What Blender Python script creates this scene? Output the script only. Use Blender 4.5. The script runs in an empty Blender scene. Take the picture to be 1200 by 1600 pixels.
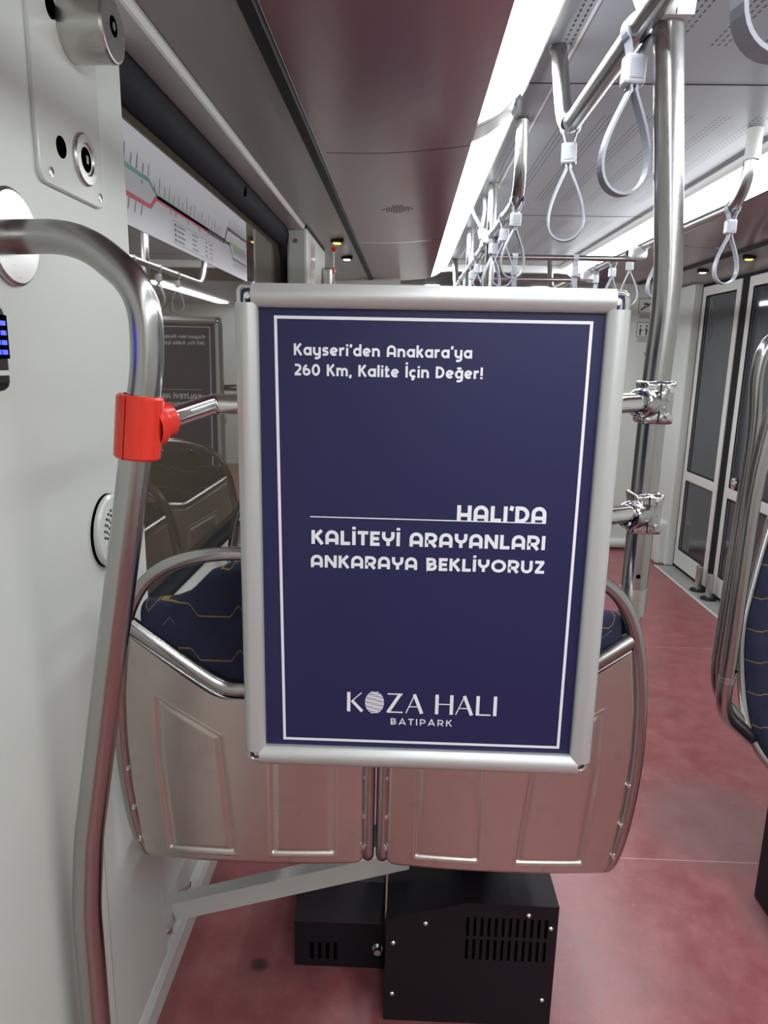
import bpy, bmesh, math, random
from mathutils import Vector, Matrix
random.seed(4)
PI = math.pi
S = bpy.context.scene
COL = S.collection

# ------------------------------------------------------------------ camera, world, exposure
FPX, CAM_H = 1100.0, 1.45
fwd = Vector((35, -240, FPX)).normalized()              # direction of the car, in picture axes (right, down, forward)
b_ = FPX * FPX / (240 + 35 * .02)
dn = Vector((-.02 * b_, b_, FPX)).normalized()
dn = (dn - fwd * dn.dot(fwd)).normalized()
rt = dn.cross(fwd)
rows = (rt, fwd, -dn)
cx_ = Vector([r[0] for r in rows]); cy_ = -Vector([r[1] for r in rows]); cz_ = -Vector([r[2] for r in rows])
cam_d = bpy.data.cameras.new('camera')
cam_d.sensor_fit = 'VERTICAL'; cam_d.sensor_height = 32; cam_d.lens = FPX / 1600 * 32
cam_d.clip_start = .02
cam = bpy.data.objects.new('camera', cam_d); COL.objects.link(cam)
cam.matrix_world = Matrix(((cx_[0], cy_[0], cz_[0], 0), (cx_[1], cy_[1], cz_[1], 0), (cx_[2], cy_[2], cz_[2], CAM_H), (0, 0, 0, 1)))
S.camera = cam
w = bpy.data.worlds.new('world'); S.world = w; w.use_nodes = True
w.node_tree.nodes['Background'].inputs[0].default_value = (.02, .022, .03, 1)
S.view_settings.view_transform = 'Standard'; S.view_settings.look = 'None'
S.view_settings.gamma = 1; S.view_settings.use_curve_mapping = False
S.view_settings.exposure = 0.0
LAMP = 22.0

# ------------------------------------------------------------------ materials
def rgb(r, g, b):
    return tuple(((c / 255 / 12.92) if c / 255 <= .04045 else ((c / 255 + .055) / 1.055) ** 2.4) for c in (r, g, b)) + (1,)
def mat(name, col, rough=.5, metal=0, **k):
    m = bpy.data.materials.new(name); m.use_nodes = True
    p = m.node_tree.nodes['Principled BSDF']
    p.inputs['Base Color'].default_value = col; p.inputs['Roughness'].default_value = rough; p.inputs['Metallic'].default_value = metal
    for a, v in k.items(): p.inputs[a.replace('_', ' ')].default_value = v
    return m
class NT:
    def __init__(s, m): s.t = m.node_tree; s.n = s.t.nodes; s.p = s.n['Principled BSDF']
    def node(s, ty, **k):
        o = s.n.new(ty)
        for a, v in k.items(): setattr(o, a, v)
        return o
    def put(s, x, sock):
        if isinstance(x, (int, float)): sock.default_value = x
        elif isinstance(x, tuple): sock.default_value = x
        else: s.t.links.new(x, sock)
    def ma(s, op, a, b=0, c=0):
        o = s.node('ShaderNodeMath', operation=op)
        s.put(a, o.inputs[0]); s.put(b, o.inputs[1]); s.put(c, o.inputs[2]); return o.outputs[0]
    def mix(s, f, a, b):
        o = s.node('ShaderNodeMix', data_type='RGBA')
        s.put(f, o.inputs[0]); s.put(a, o.inputs[6]); s.put(b, o.inputs[7]); return o.outputs[2]
    def coord(s, kind='Object'): return s.node('ShaderNodeTexCoord').outputs[kind]
    def sep(s, v):
        o = s.node('ShaderNodeSeparateXYZ'); s.t.links.new(v, o.inputs[0]); return o.outputs
    def mapv(s, v, scale):
        o = s.node('ShaderNodeMapping'); s.t.links.new(v, o.inputs[0]); o.inputs['Scale'].default_value = scale; return o.outputs[0]
    def noise(s, v, sc, det=3, rough=.5):
        o = s.node('ShaderNodeTexNoise'); s.t.links.new(v, o.inputs['Vector'])
        o.inputs['Scale'].default_value = sc; o.inputs['Detail'].default_value = det; o.inputs['Roughness'].default_value = rough
        return o.outputs[0]
    def step(s, x, a, b):
        o = s.node('ShaderNodeMapRange'); o.interpolation_type = 'SMOOTHSTEP'
        s.put(x, o.inputs[0]); o.inputs[1].default_value = a; o.inputs[2].default_value = b; return o.outputs[0]
    def bump(s, h, st=.1, dist=.01):
        o = s.node('ShaderNodeBump'); o.inputs['Strength'].default_value = st; o.inputs['Distance'].default_value = dist
        s.put(h, o.inputs['Height']); s.t.links.new(o.outputs[0], s.p.inputs['Normal'])
    def base(s, c): s.put(c, s.p.inputs['Base Color'])
    def rough(s, c): s.put(c, s.p.inputs['Roughness'])

M = {}
M['panel'] = mat('grey_white_panel', (.60, .63, .585, 1), .38)
n = NT(M['panel']); g = n.noise(n.coord(), 260, 2); n.bump(g, .06, .001)
M['panel_gloss'] = mat('gloss_grey_panel', (.62, .65, .605, 1), .16)
n = NT(M['panel_gloss']); n.bump(n.noise(n.coord(), 300, 2), .05, .001)
M['trim'] = mat('pale_trim', (.58, .59, .56, 1), .35)
M['cove'] = mat('cove_grey', (.33, .33, .315, 1), .3)
M['ceil'] = mat('grey_perforated_ceiling', (.30, .325, .365, 1), .38)
n = NT(M['ceil']); x, y, z = n.sep(n.coord())
fx = n.ma('MODULO', n.ma('ADD', x, 10.005), .11)
grp = n.ma('LESS_THAN', fx, .045)
col_ = n.ma('LESS_THAN', n.ma('MODULO', fx, .015), .0045)
dash = n.ma('LESS_THAN', n.ma('MODULO', n.ma('ADD', y, 20.0), .022), .013)
fy = n.ma('MODULO', n.ma('ADD', y, 20.25), 1.6)
seg = n.ma('MULTIPLY', n.ma('GREATER_THAN', fy, .10), n.ma('LESS_THAN', fy, 1.25))
holes = n.ma('MULTIPLY', n.ma('MULTIPLY', grp, col_), n.ma('MULTIPLY', dash, seg))
n.base(n.mix(holes, (.30, .325, .365, 1), (.03, .03, .035, 1)))
M['red_ceil'] = mat('maroon_ceiling', (.235, .10, .125, 1), .30, 0, Coat_Weight=.5, Coat_Roughness=.18)
n = NT(M['red_ceil']); n.bump(n.noise(n.coord(), 3.0, 1), .08, .02)
M['dark'] = mat('dark_trim', (.012, .012, .015, 1), .55, 0, Specular_IOR_Level=.3)
M['gasket'] = mat('rubber_gasket', (.010, .011, .015, 1), .7, 0, Specular_IOR_Level=.2)
M['black'] = mat('black_coated_steel', (.014, .0115, .0155, 1), .5, 0, Specular_IOR_Level=.2)
M['slot'] = mat('slot_black', (.0015, .0015, .0015, 1), 1, 0, Specular_IOR_Level=0)
M['steel'] = mat('brushed_steel', (.55, .54, .52, 1), .30, 1)
n = NT(M['steel']); v = n.noise(n.mapv(n.coord(), (30, 30, 900)), 1.0, 3); n.rough(n.ma('MULTIPLY_ADD', v, .16, .22)); n.bump(v, .03, .001)
M['tube'] = mat('satin_tube', (.42, .412, .40, 1), .24, 1)
n = NT(M['tube']); v = n.noise(n.coord(), 90, 3); n.rough(n.ma('MULTIPLY_ADD', v, .14, .17))
M['chrome'] = mat('chrome', (.78, .78, .77, 1), .09, 1)
M['shell'] = mat('seat_back_steel', (.58, .54, .50, 1), .34, 1)
n = NT(M['shell']); c = n.coord()
v = n.noise(n.mapv(c, (500, 20, 25)), 1.0, 3); s_ = n.noise(c, 9, 4, .6); d_ = n.step(n.noise(c, 22, 3), .62, .75)
n.base(n.mix(n.ma('MULTIPLY', n.ma('MAXIMUM', n.step(s_, .5, .72), d_), .35), (.60, .555, .515, 1), (.44, .40, .365, 1)))
n.rough(n.ma('MULTIPLY_ADD', s_, .22, n.ma('MULTIPLY_ADD', v, .10, .20))); n.bump(v, .02, .001)
M['alu'] = mat('anodised_aluminium', (.55, .56, .55, 1), .38, .5)
M['clear'] = mat('clear_corner_plastic', (.55, .56, .55, 1), .1, .75)
M['navy'] = mat('navy_poster_print', (.017, .0175, .074, 1), .4, 0, Specular_IOR_Level=.3, Coat_Weight=.12, Coat_Roughness=.2)
n = NT(M['navy']); n.bump(n.noise(n.coord(), 7, 2), .10, .01)
M['white_ink'] = mat('white_print', (.80, .80, .84, 1), .4)
M['red_clamp'] = mat('red_enamel', (.72, .035, .018, 1), .25)
M['glass'] = mat('dark_tinted_window', (.075, .060, .040, 1), .02, 0, IOR=2.1)
M['door_glass'] = mat('door_glass', (.045, .05, .06, 1), .04, 0, IOR=1.6)
M['map'] = mat('route_map_print', (.62, .63, .66, 1), .22)
for k_, c_ in dict(map_ink=(.06, .06, .07, 1), map_green=(.12, .30, .24, 1), map_red=(.55, .05, .10, 1), map_lime=(.28, .42, .20, 1), map_grey=(.08, .085, .10, 1)).items(): M[k_] = mat(k_, c_, .4)
M['strap'] = mat('grey_strap_plastic', (.28, .30, .34, 1), .4)
M['buckle'] = mat('strap_buckle', (.36, .375, .395, 1), .35)
M['cast_chrome'] = mat('cast_chrome', (.50, .50, .50, 1), .16, 1)
n = NT(M['cast_chrome']); v = n.noise(n.coord(), 45, 2); n.bump(v, .5, .01)
M['white_cast'] = mat('pale_casting', (.66, .66, .66, 1), .32)
M['fabric'] = mat('navy_patterned_moquette', (.02, .02, .04, 1), .9, 0, Specular_IOR_Level=.2)
n = NT(M['fabric']); c = n.coord(); x, y, z = n.sep(c)
tri = n.ma('PINGPONG', n.ma('ADD', x, 3.02), .09)
stepv = n.ma('MULTIPLY', n.step(tri, .045, .065), .022)
tri2 = n.ma('PINGPONG', n.ma('ADD', x, 5.0), .012)
peak = n.ma('MULTIPLY', n.ma('LESS_THAN', n.ma('MODULO', n.ma('ADD', x, 4.0), .19), .05), n.ma('MULTIPLY', tri2, 1.4))
zz = n.ma('MODULO', n.ma('ADD', n.ma('ADD', n.ma('ADD', z, 9.004), stepv), peak), .082)
ln = n.ma('LESS_THAN', zz, .0022)
zb = n.ma('LESS_THAN', n.ma('MODULO', n.ma('ADD', n.ma('ADD', z, 9.03), n.ma('MULTIPLY', tri2, 1.2)), .164), .0018)
doo = n.ma('MULTIPLY', zb, n.ma('LESS_THAN', n.ma('MODULO', n.ma('ADD', x, 4.06), .14), .022))
fz = n.noise(c, 420, 2); big = n.noise(c, 18, 2)
cc = n.mix(big, (.015, .016, .031, 1), (.032, .035, .074, 1))
cc = n.mix(n.ma('MULTIPLY', ln, .8), cc, (.30, .20, .045, 1)); cc = n.mix(n.ma('MULTIPLY', doo, .6), cc, (.12, .25, .36, 1))
n.base(cc); n.bump(fz, .35, .002)
M['grey_cloth'] = mat('blue_grey_shell', (.14, .15, .19, 1), .5)
M['floor'] = mat('red_vinyl_floor', (.20, .06, .065, 1), .4)
n = NT(M['floor']); c = n.coord(); x, y, z = n.sep(c)
a = n.noise(c, 2.2, 4, .6); b2 = n.noise(c, 60, 3, .6); c2 = n.noise(c, 11, 4, .65)
base = n.mix(n.step(c2, .3, .75), (.235, .062, .068, 1), (.30, .105, .11, 1))
dirt = n.step(a, .50, .78)
def blob(cx, cy, rx, ry):
    dx = n.ma('DIVIDE', n.ma('SUBTRACT', x, cx), rx); dy = n.ma('DIVIDE', n.ma('SUBTRACT', y, cy), ry)
    return n.step(n.ma('ADD', n.ma('ADD', n.ma('MULTIPLY', dx, dx), n.ma('MULTIPLY', dy, dy)), n.ma('MULTIPLY', c2, .9)), 1.45, .45)
st = n.ma('MULTIPLY', n.ma('MAXIMUM', blob(1.03, 2.03, .28, .33), blob(1.10, 1.62, .2, .25)), n.ma('MULTIPLY_ADD', c2, .9, .5))
smear = n.ma('MULTIPLY', blob(.45, 1.5, .10, .34), n.step(n.noise(n.mapv(c, (26, 14, 1)), 1.0, 5, .7), .42, .66))
base = n.mix(n.ma('MULTIPLY', dirt, .35), base, (.13, .075, .08, 1))
base = n.mix(n.ma('MULTIPLY', st, .62), base, (.19, .14, .14, 1))
base = n.mix(n.ma('MULTIPLY', smear, .55), base, (.15, .105, .095, 1))
spots = n.ma('MAXIMUM', n.ma('MAXIMUM', blob(-.32, 1.43, .028, .024), blob(-.13, 1.50, .016, .02)), blob(-.105, 1.49, .012, .014))
base = n.mix(n.ma('MULTIPLY', spots, .8), base, (.02, .012, .014, 1))
base = n.mix(n.ma('MULTIPLY', n.step(b2, .66, .74), .35), base, (.42, .25, .25, 1))
sm = n.ma('LESS_THAN', n.ma('ABSOLUTE', n.ma('SUBTRACT', n.ma('MODULO', n.ma('ADD', y, 8.15 - 1.86), 1.63), .0)), .0035)
base = n.mix(n.ma('MULTIPLY', sm, .6), base, (.5, .38, .37, 1))
n.base(base); n.rough(n.ma('MULTIPLY_ADD', c2, .20, .22)); n.bump(b2, .08, .001)
M['sill'] = mat('steel_sill', (.42, .43, .42, 1), .45, .6)
M['shade'] = mat('grey_bellows', (.10, .105, .115, 1), .6)
def emis(name, col, st):
    m = mat(name, col, .4); p = m.node_tree.nodes['Principled BSDF']
    p.inputs['Emission Color'].default_value = col; p.inputs['Emission Strength'].default_value = st; return m
M['lamp'] = emis('lit_diffuser', (.94, .972, 1, 1), LAMP)
M['lamp_gap'] = mat('unlit_diffuser', (.75, .77, .78, 1), .25)
M['spot_white'] = emis('spot_white', (.95, 1, .93, 1), 6)
M['spot_yellow'] = emis('spot_yellow', (1, .72, .10, 1), 3)
M['led'] = emis('blue_led', (.03, .05, 1, 1), 3)

# ------------------------------------------------------------------ mesh builder
def fillet(pts, rad, n=8):
    pts = [Vector(p) for p in pts]; out = [pts[0]]
    for i in range(1, len(pts) - 1):
        a, p, b = pts[i - 1], pts[i], pts[i + 1]
        r = rad[i - 1] if isinstance(rad, (list, tuple)) else rad
        d1 = (a - p); d2 = (b - p); l = min(r, d1.length * .49, d2.length * .49)
        q0 = p + d1.normalized() * l; q1 = p + d2.normalized() * l
        for k in range(n + 1):
            t = k / n; out.append(q0 * (1 - t) ** 2 + p * 2 * t * (1 - t) + q1 * t * t)
    out.append(pts[-1]); return out

class MB:
    def __init__(s, *mats): s.bm = bmesh.new(); s.mats = list(mats); s.mi = 0; s.sm = False
    def use(s, m):
        if m not in s.mats: s.mats.append(m)
        s.mi = s.mats.index(m); return s
    def f(s, vs, smooth=None):
        try: fc = s.bm.faces.new(vs)
        except ValueError: return None
        fc.material_index = s.mi; fc.smooth = s.sm if smooth is None else smooth; return fc
    def v(s, *p): return s.bm.verts.new(p if len(p) == 3 else p[0])
    def quad(s, *ps, smooth=False): return s.f([s.v(*p) for p in ps], smooth)
    def hexa(s, p):                                       # eight corners, bottom ring then top ring
        v = [s.v(*q) for q in p]
        for q in ((3, 2, 1, 0), (4, 5, 6, 7), (0, 1, 5, 4), (1, 2, 6, 5), (2, 3, 7, 6), (3, 0, 4, 7)): s.f([v[i] for i in q], False)
        return s
    def box(s, x0, x1, y0, y1, z0, z1, bev=0, rot=None, seg=2):
        b = bmesh.new(); bmesh.ops.create_cube(b, size=1)
        for q in b.verts: q.co = Vector(((x0 + x1) / 2 + q.co.x * (x1 - x0), (y0 + y1) / 2 + q.co.y * (y1 - y0), (z0 + z1) / 2 + q.co.z * (z1 - z0)))
        if bev: bmesh.ops.bevel(b, geom=list(b.edges), offset=bev, segments=seg, affect='EDGES', profile=.5)
        if rot is not None:
            c = Vector(((x0 + x1) / 2, (y0 + y1) / 2, (z0 + z1) / 2))
            for q in b.verts: q.co = c + rot @ (q.co - c)
        s.merge(b); return s
    def merge(s, b, smooth=False):
        mp = {q: s.bm.verts.new(q.co) for q in b.verts}
        for fc in b.faces: s.f([mp[q] for q in fc.verts], smooth)
        b.free()
    def tube(s, pts, r, n=16, closed=False, caps=True):
        pts = [Vector(p) for p in pts]; N = len(pts); rings = []; u = None
        for i, p in enumerate(pts):
            a = pts[i - 1] if (i or closed) else p; b = pts[(i + 1) % N] if (i < N - 1 or closed) else p
            t = (b - a).normalized()
            if u is None: u = t.orthogonal().normalized()
            u = (u - t * u.dot(t)).normalized(); w_ = t.cross(u)
            rr = r[i] if isinstance(r, (list, tuple)) else r
            rings.append([p + (u * math.cos(2 * PI * k / n) + w_ * math.sin(2 * PI * k / n)) * rr for k in range(n)])
        vr = [[s.v(*q) for q in g] for g in rings]
        for i in range(N if closed else N - 1):
            A, B = vr[i], vr[(i + 1) % N]
            for k in range(n): s.f([A[k], A[(k + 1) % n], B[(k + 1) % n], B[k]], True)
        if caps and not closed:
            s.f([s.v(*q) for q in reversed(rings[0])], False); s.f([s.v(*q) for q in rings[-1]], False)
        return s
    def cyl(s, p0, p1, r, n=24, r1=None):
        return s.tube([p0, p1], [r, r if r1 is None else r1], n)
    def lathe(s, prof, o, ax, n=32):                       # profile of (radius, height) about an axis
        o = Vector(o); ax = Vector(ax).normalized(); u = ax.orthogonal().normalized(); w_ = ax.cross(u)
        for (r0, h0), (r1, h1) in zip(prof, prof[1:]):
            A = [s.v(*(o + ax * h0 + (u * math.cos(2 * PI * k / n) + w_ * math.sin(2 * PI * k / n)) * max(r0, 1e-5))) for k in range(n)]
            B = [s.v(*(o + ax * h1 + (u * math.cos(2 * PI * k / n) + w_ * math.sin(2 * PI * k / n)) * max(r1, 1e-5))) for k in range(n)]
            for k in range(n): s.f([A[k], A[(k + 1) % n], B[(k + 1) % n], B[k]], True)
        return s
    def prism(s, poly, d, to3):                            # polygon in 2-D, extruded; to3(u, v, d) gives a point
        n = len(poly); A = [s.v(*to3(u, v_, 0)) for u, v_ in poly]; B = [s.v(*to3(u, v_, d)) for u, v_ in poly]
        s.f(list(reversed(A)), False); s.f(B, False)
        for i in range(n): s.f([A[i], A[(i + 1) % n], B[(i + 1) % n], B[i]], False)
        return s
    def band(s, path, t, wdt, closed=True):                # flat strap: path in x-z, width along y
        N = len(path); P = [Vector((p[0], 0, p[1])) for p in path]; rr = []
        for i in range(N):
            a = P[i - 1] if (i or closed) else P[i]; b = P[(i + 1) % N] if (i < N - 1 or closed) else P[i]
            tn = (b - a).normalized(); nn = Vector((-tn.z, 0, tn.x))
            rr.append([s.v(*(P[i] + nn * sg * t / 2 + Vector((0, yy * wdt / 2, 0)))) for sg, yy in ((-1, -1), (1, -1), (1, 1), (-1, 1))])
        for i in range(N if closed else N - 1):
            A, B = rr[i], rr[(i + 1) % N]
            for k in range(4): s.f([A[k], A[(k + 1) % 4], B[(k + 1) % 4], B[k]], False)
        if not closed: s.f(rr[0][::-1], False); s.f(rr[-1], False)
        return s
    def stroke(s, pts, wd, to3, h=0, closed=False):        # flat mitred ribbon for lettering
        P = [Vector((p[0], p[1])) for p in pts]; N = len(P); L = []
        for i in range(N):
            a = P[i - 1] if (i or closed) else None; b = P[(i + 1) % N] if (i < N - 1 or closed) else None
            if a is None: n1 = n2 = (b - P[i]).normalized()
            elif b is None: n1 = n2 = (P[i] - a).normalized()
            else: n1 = (P[i] - a).normalized(); n2 = (b - P[i]).normalized()
            m1 = Vector((-n1.y, n1.x)); m2 = Vector((-n2.y, n2.x)); m = (m1 + m2)
            m = m.normalized() if m.length > 1e-6 else m1
            k = min(1 / max(m.dot(m1), .35), 2.0) * wd / 2
            L.append((P[i] + m * k, P[i] - m * k))
        vs = [(s.v(*to3(q[0].x, q[0].y, h)), s.v(*to3(q[1].x, q[1].y, h))) for q in L]
        for i in range(N if closed else N - 1):
            A, B = vs[i], vs[(i + 1) % N]
            s.f([A[0], A[1], B[1], B[0]], False)
        return s
    def build(s, name, parent=None, origin=None, normals=True):
        o_ = Vector(origin) if origin is not None else (parent_loc(parent) if parent else Vector((0, 0, 0)))
        if origin is not None and parent: loc = o_ - parent_loc(parent)
        elif origin is not None: loc = o_
        else: loc = Vector((0, 0, 0))
        for q in s.bm.verts: q.co -= o_
        if normals: bmesh.ops.recalc_face_normals(s.bm, faces=s.bm.faces)
        me = bpy.data.meshes.new(name); s.bm.to_mesh(me); s.bm.free()
        for m in s.mats: me.materials.append(M[m])
        o = bpy.data.objects.new(name, me); COL.objects.link(o); o.location = loc
        if parent: o.parent = parent
        return o
def parent_loc(o):
    v = Vector((0, 0, 0))
    while o: v += o.location; o = o.parent
    return v
def tag(o, label=None, cat=None, group=None, kind=None):
    if label: o['label'] = label
    if cat: o['category'] = cat
    if group: o['group'] = group
    if kind: o['kind'] = kind
    return o
def thing(name, label, cat, loc, group=None):
    o = bpy.data.objects.new(name, None); COL.objects.link(o); o.location = loc; o.empty_display_size = .05
    return tag(o, label, cat, group)
def struct(mb, name, label, parent=None):
    o = mb.build(name, parent)
    if not parent: tag(o, label, name.split('_')[0], kind='structure')
    return o
def copy_tree(o, parent=None):
    c = o.copy(); COL.objects.link(c)
    if parent: c.parent = parent
    for ch in list(o.children): copy_tree(ch, c)
    return c
def arc(cx, cy, rx, ry, a0, a1, n=10):
    return [(cx + rx * math.cos(math.radians(a0 + (a1 - a0) * k / n)), cy + ry * math.sin(math.radians(a0 + (a1 - a0) * k / n))) for k in range(n + 1)]
def lerp(tab, z):
    for (a, b), (c, d) in zip(tab, tab[1:]):
        if z <= c: 
            t = (z - a) / (c - a); t = max(0, min(1, t)); return b + (d - b) * t
    return tab[-1][1]
def sst(a, b, x):
    t = max(0, min(1, (x - a) / (b - a))); return t * t * (3 - 2 * t)

# ------------------------------------------------------------------ setting
XL, XR, YB, YE, CX = -.54, 2.0, -2.4, 9.5, .715
m = MB('floor'); m.box(XL - .06, XR + .02, YB, YE, -.05, 0); struct(m, 'floor', 'dusty maroon red vinyl floor running down the tram aisle')
m = MB('sill'); m.box(1.865, XR, 3.3, 5.02, 0.0005, .006, .002); m.use('trim').box(1.852, 1.866, 3.3, 5.02, 0.0005, .009, .002)
struct(m, 'trim_1', 'grey metal door sill strip set in the floor')

WY0, WY1, WZ0, WZ1 = 1.05, 3.36, .895, 2.0     # window opening in the left wall
m = MB('panel')
m.box(XL - .05, XL, YB, WY0, 0, 2.06); m.box(XL - .05, XL, WY1, 5.9, 0, 2.06)
m.box(XL - .05, XL, WY0, WY1, 0, WZ0); m.box(XL - .05, XL, WY0, WY1, WZ1, 2.06)
struct(m, 'wall_left', 'pale grey tram side wall with the window opening')
m = MB('panel'); m.box(-.539, -.52, YB, 1.372, .085, 2.04, .006); m.use('cove').box(-.5205, -.5195, 1.088, 1.0902, .085, .66)
struct(m, 'wall_panel', 'pale grey wall panel in front of the window, carrying the bent pole')
m = MB('trim'); m.prism([(XL, 0), (-.515, 0), (-.515, .055), (-.522, .072), (XL, .084)], 5.9 - YB, lambda u, v, d: (u, YB + d, v)); struct(m, 'baseboard_left', 'pale grey skirting at the foot of the left wall')

# window: gasket frame with rounded corners and glass
def rrect(y0, y1, z0, z1, r, n=8):
    p = []
    for cy, cz, a in ((y1 - r, z1 - r, 0), (y0 + r, z1 - r, 90), (y0 + r, z0 + r, 180), (y1 - r, z0 + r, 270)):
        p += [(cy + r * math.cos(math.radians(a + 90 * k / n)), cz + r * math.sin(math.radians(a + 90 * k / n))) for k in range(n + 1)]
    return p
win = tag(bpy.data.objects.new('window_1', None), 'large tram window with black rubber gasket and dark tinted glass', 'window', kind='structure'); COL.objects.link(win)
win.location = (XL, (WY0 + WY1) / 2, WZ0)
m = MB('gasket')
oo = rrect(WY0, WY1, WZ0, WZ1, .17); mm_ = rrect(WY0 + .01, WY1 - .012, WZ0 + .006, WZ1 - .01, .165); ii = rrect(WY0 + .07, WY1 - .075, WZ0 + .022, WZ1 - .078, .11)
rings = [[(XL + .001, y, z) for y, z in oo], [(XL + .012, y, z) for y, z in mm_], [(XL - .004, y, z) for y, z in ii], [(XL - .03, y, z) for y, z in ii]]
vr = [[m.v(*p) for p in r] for r in rings]
for A, B in zip(vr, vr[1:]):
    for k in range(len(A)): m.f([A[k], A[(k + 1) % len(A)], B[(k + 1) % len(A)], B[k]], True)
for yy in (2.42,): m.use('slot').box(XL + .004, XL + .0115, yy - .0015, yy + .0015, WZ1 - .05, WZ1 - .02)
m.build('gasket', win)
m = MB('glass'); m.box(XL - .034, XL - .028, WY0 + .005, WY1 - .005, WZ0 + .005, WZ1 - .005); m.build('window_glass', win)

# right wall, door, far walls
m = MB('panel'); m.box(XR, XR + .05, YB, 3.30, 0, 2.06); m.box(XR, XR + .05, 5.02, 5.9, 0, 2.06); m.box(XR, XR + .05, 3.30, 5.02, 1.975, 2.06)
m.box(1.93, XR, 5.03, 5.48, 0, 1.98, .012); m.box(1.875, 1.95, 5.06, 5.47, 0, .32, .02)
struct(m, 'wall_right', 'pale grey tram side wall beside the doors')
m = MB('panel'); m.box(1.46, XR, 5.5, 5.56, 0, 2.10); m.use('shade').prism([(1.40, .62), (1.46, .50), (1.46, 2.1), (1.40, 2.1)], .10, lambda u, v, d: (u, 5.48 + d, v))
m.use('trim').tube(fillet([(1.40, 5.49, .045), (1.93, 5.49, .045)], .01), .04, 12)
struct(m, 'wall_far_right', 'pale grey cross wall beyond the doors with two small signs')
m = MB('panel'); m.box(XL, -.06, 5.5, 5.56, 0, 2.05); struct(m, 'wall_far_left', 'pale grey cross wall at the far left of the portal')
m = MB('panel'); m.box(XL - .05, XR + .05, YB - .05, YB, 0, 2.3); struct(m, 'wall_back', 'plain grey cross wall behind the camera')
m = MB('panel'); m.box(XL - .05, XR + .05, YE, YE + .05, 0, 2.3); m.use('dark').box(.35, 1.1, YE - .01, YE, .0, 1.95)
m.use('panel').box(XL - .06, XL, 5.9, YE, 0, 2.2); m.box(XR, XR + .06, 5.9, YE, 0, 2.2); struct(m, 'wall_far', 'far end of the next tram section')

# ceiling
m = MB('ceil'); m.box(.29, 1.14, YB, 5.62, 2.15, 2.18)
m.use('slot')
for yy in (.25, 2.02, 3.72, 5.3): m.box(.29, 1.14, yy - .002, yy + .002, 2.1492, 2.1505)
for xx in (.365,): m.use('trim').box(xx - .003, xx + .003, YB, 5.62, 2.1485, 2.1505)
struct(m, 'ceiling', 'grey perforated metal centre ceiling between the two light strips')
def redpanel(side):
    m = MB('red_ceil'); f_ = (lambda x: x) if side < 0 else (lambda x: 2 * CX - x)
    for y0, y1 in ((YB, 2.205), (2.212, 3.825), (3.832, 5.62)):
        N = 14; top = []; ys = (y0, y1)
        g = [[m.v(f_(.170 + (-.262 - .170) * i / N), y, 2.052 + (2.028 - 2.052) * i / N - .010 * math.sin(PI * i / N)) for i in range(N + 1)] for y in ys]
        for i in range(N): m.f([g[0][i], g[0][i + 1], g[1][i + 1], g[1][i]], True)
    m.use('slot')
    for y in (2.2085, 3.8285):
        N = 14; g = [[m.v(f_(.170 + (-.262 - .170) * i / N), yy, 2.056 + (2.028 - 2.052) * i / N - .010 * math.sin(PI * i / N)) for i in range(N + 1)] for yy in (y - .01, y + .01)]
        for i in range(N): m.f([g[0][i], g[0][i + 1], g[1][i + 1], g[1][i]], True)
    return m
struct(redpanel(-1), 'ceiling_left', 'glossy maroon ceiling panel left of the light strip')
struct(redpanel(1), 'ceiling_right', 'glossy maroon ceiling panel over the right-hand doors')
def sidetrim(side):
    f_ = (lambda x: x) if side < 0 else (lambda x: 2 * CX - x)
    m = MB('dark'); m.prism([(f_(-.262), 2.03), (f_(-.268), 2.016), (f_(-.294), 2.017), (f_(-.297), 2.06), (f_(-.262), 2.06)], 5.62 - YB, lambda u, v, d: (u, YB + d, v)); return m
struct(sidetrim(-1), 'trim_2', 'dark strip between maroon and grey ceiling on the left')
struct(sidetrim(1), 'trim_3', 'dark strip between maroon and grey ceiling on the right')
m = MB('cove'); P_ = [(-.294, 2.03), (-.33, 2.028), (-.40, 2.02), (-.455, 2.012), (-.56, 2.012), (-.56, 2.09), (-.294, 2.09)]
m.prism(P_, 5.62 - YB, lambda u, v, d: (u, YB + d, v)); struct(m, 'ceiling_cove_left', 'grey sloping cove panel above the left window')
m = MB('cove'); P_ = [(1.724, 2.03), (1.76, 2.028), (1.83, 2.018), (1.90, 2.0), (2.02, 1.97), (2.02, 2.09), (1.724, 2.09)]
m.prism(P_, 5.62 - YB, lambda u, v, d: (u, YB + d, v)); struct(m, 'ceiling_cove_right', 'grey sloping cove panel above the right-hand doors')
m = MB('trim'); m.prism([(-.4615, 1.993), (-.466, 1.990), (-.54, 1.994), (-.54, 2.012), (-.457, 2.011), (-.456, 2.002)], 3.25 - YB, lambda u, v, d: (u, YB + d, v))
struct(m, 'trim_4', 'pale ledge running along the top of the left window')
# pillar at the far end of the window
m = MB('panel'); m.box(XL, -.448, 3.26, 3.96, 0, 2.0, .012); m.use('dark').box(XL, -.451, 3.262, 3.955, 2.0, 2.011)
m.use('steel').cyl((-.497, 3.263, 1.945), (-.497, 3.252, 1.945), .009, 12)
struct(m, 'column', 'pale grey door pillar at the far end of the window')
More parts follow.
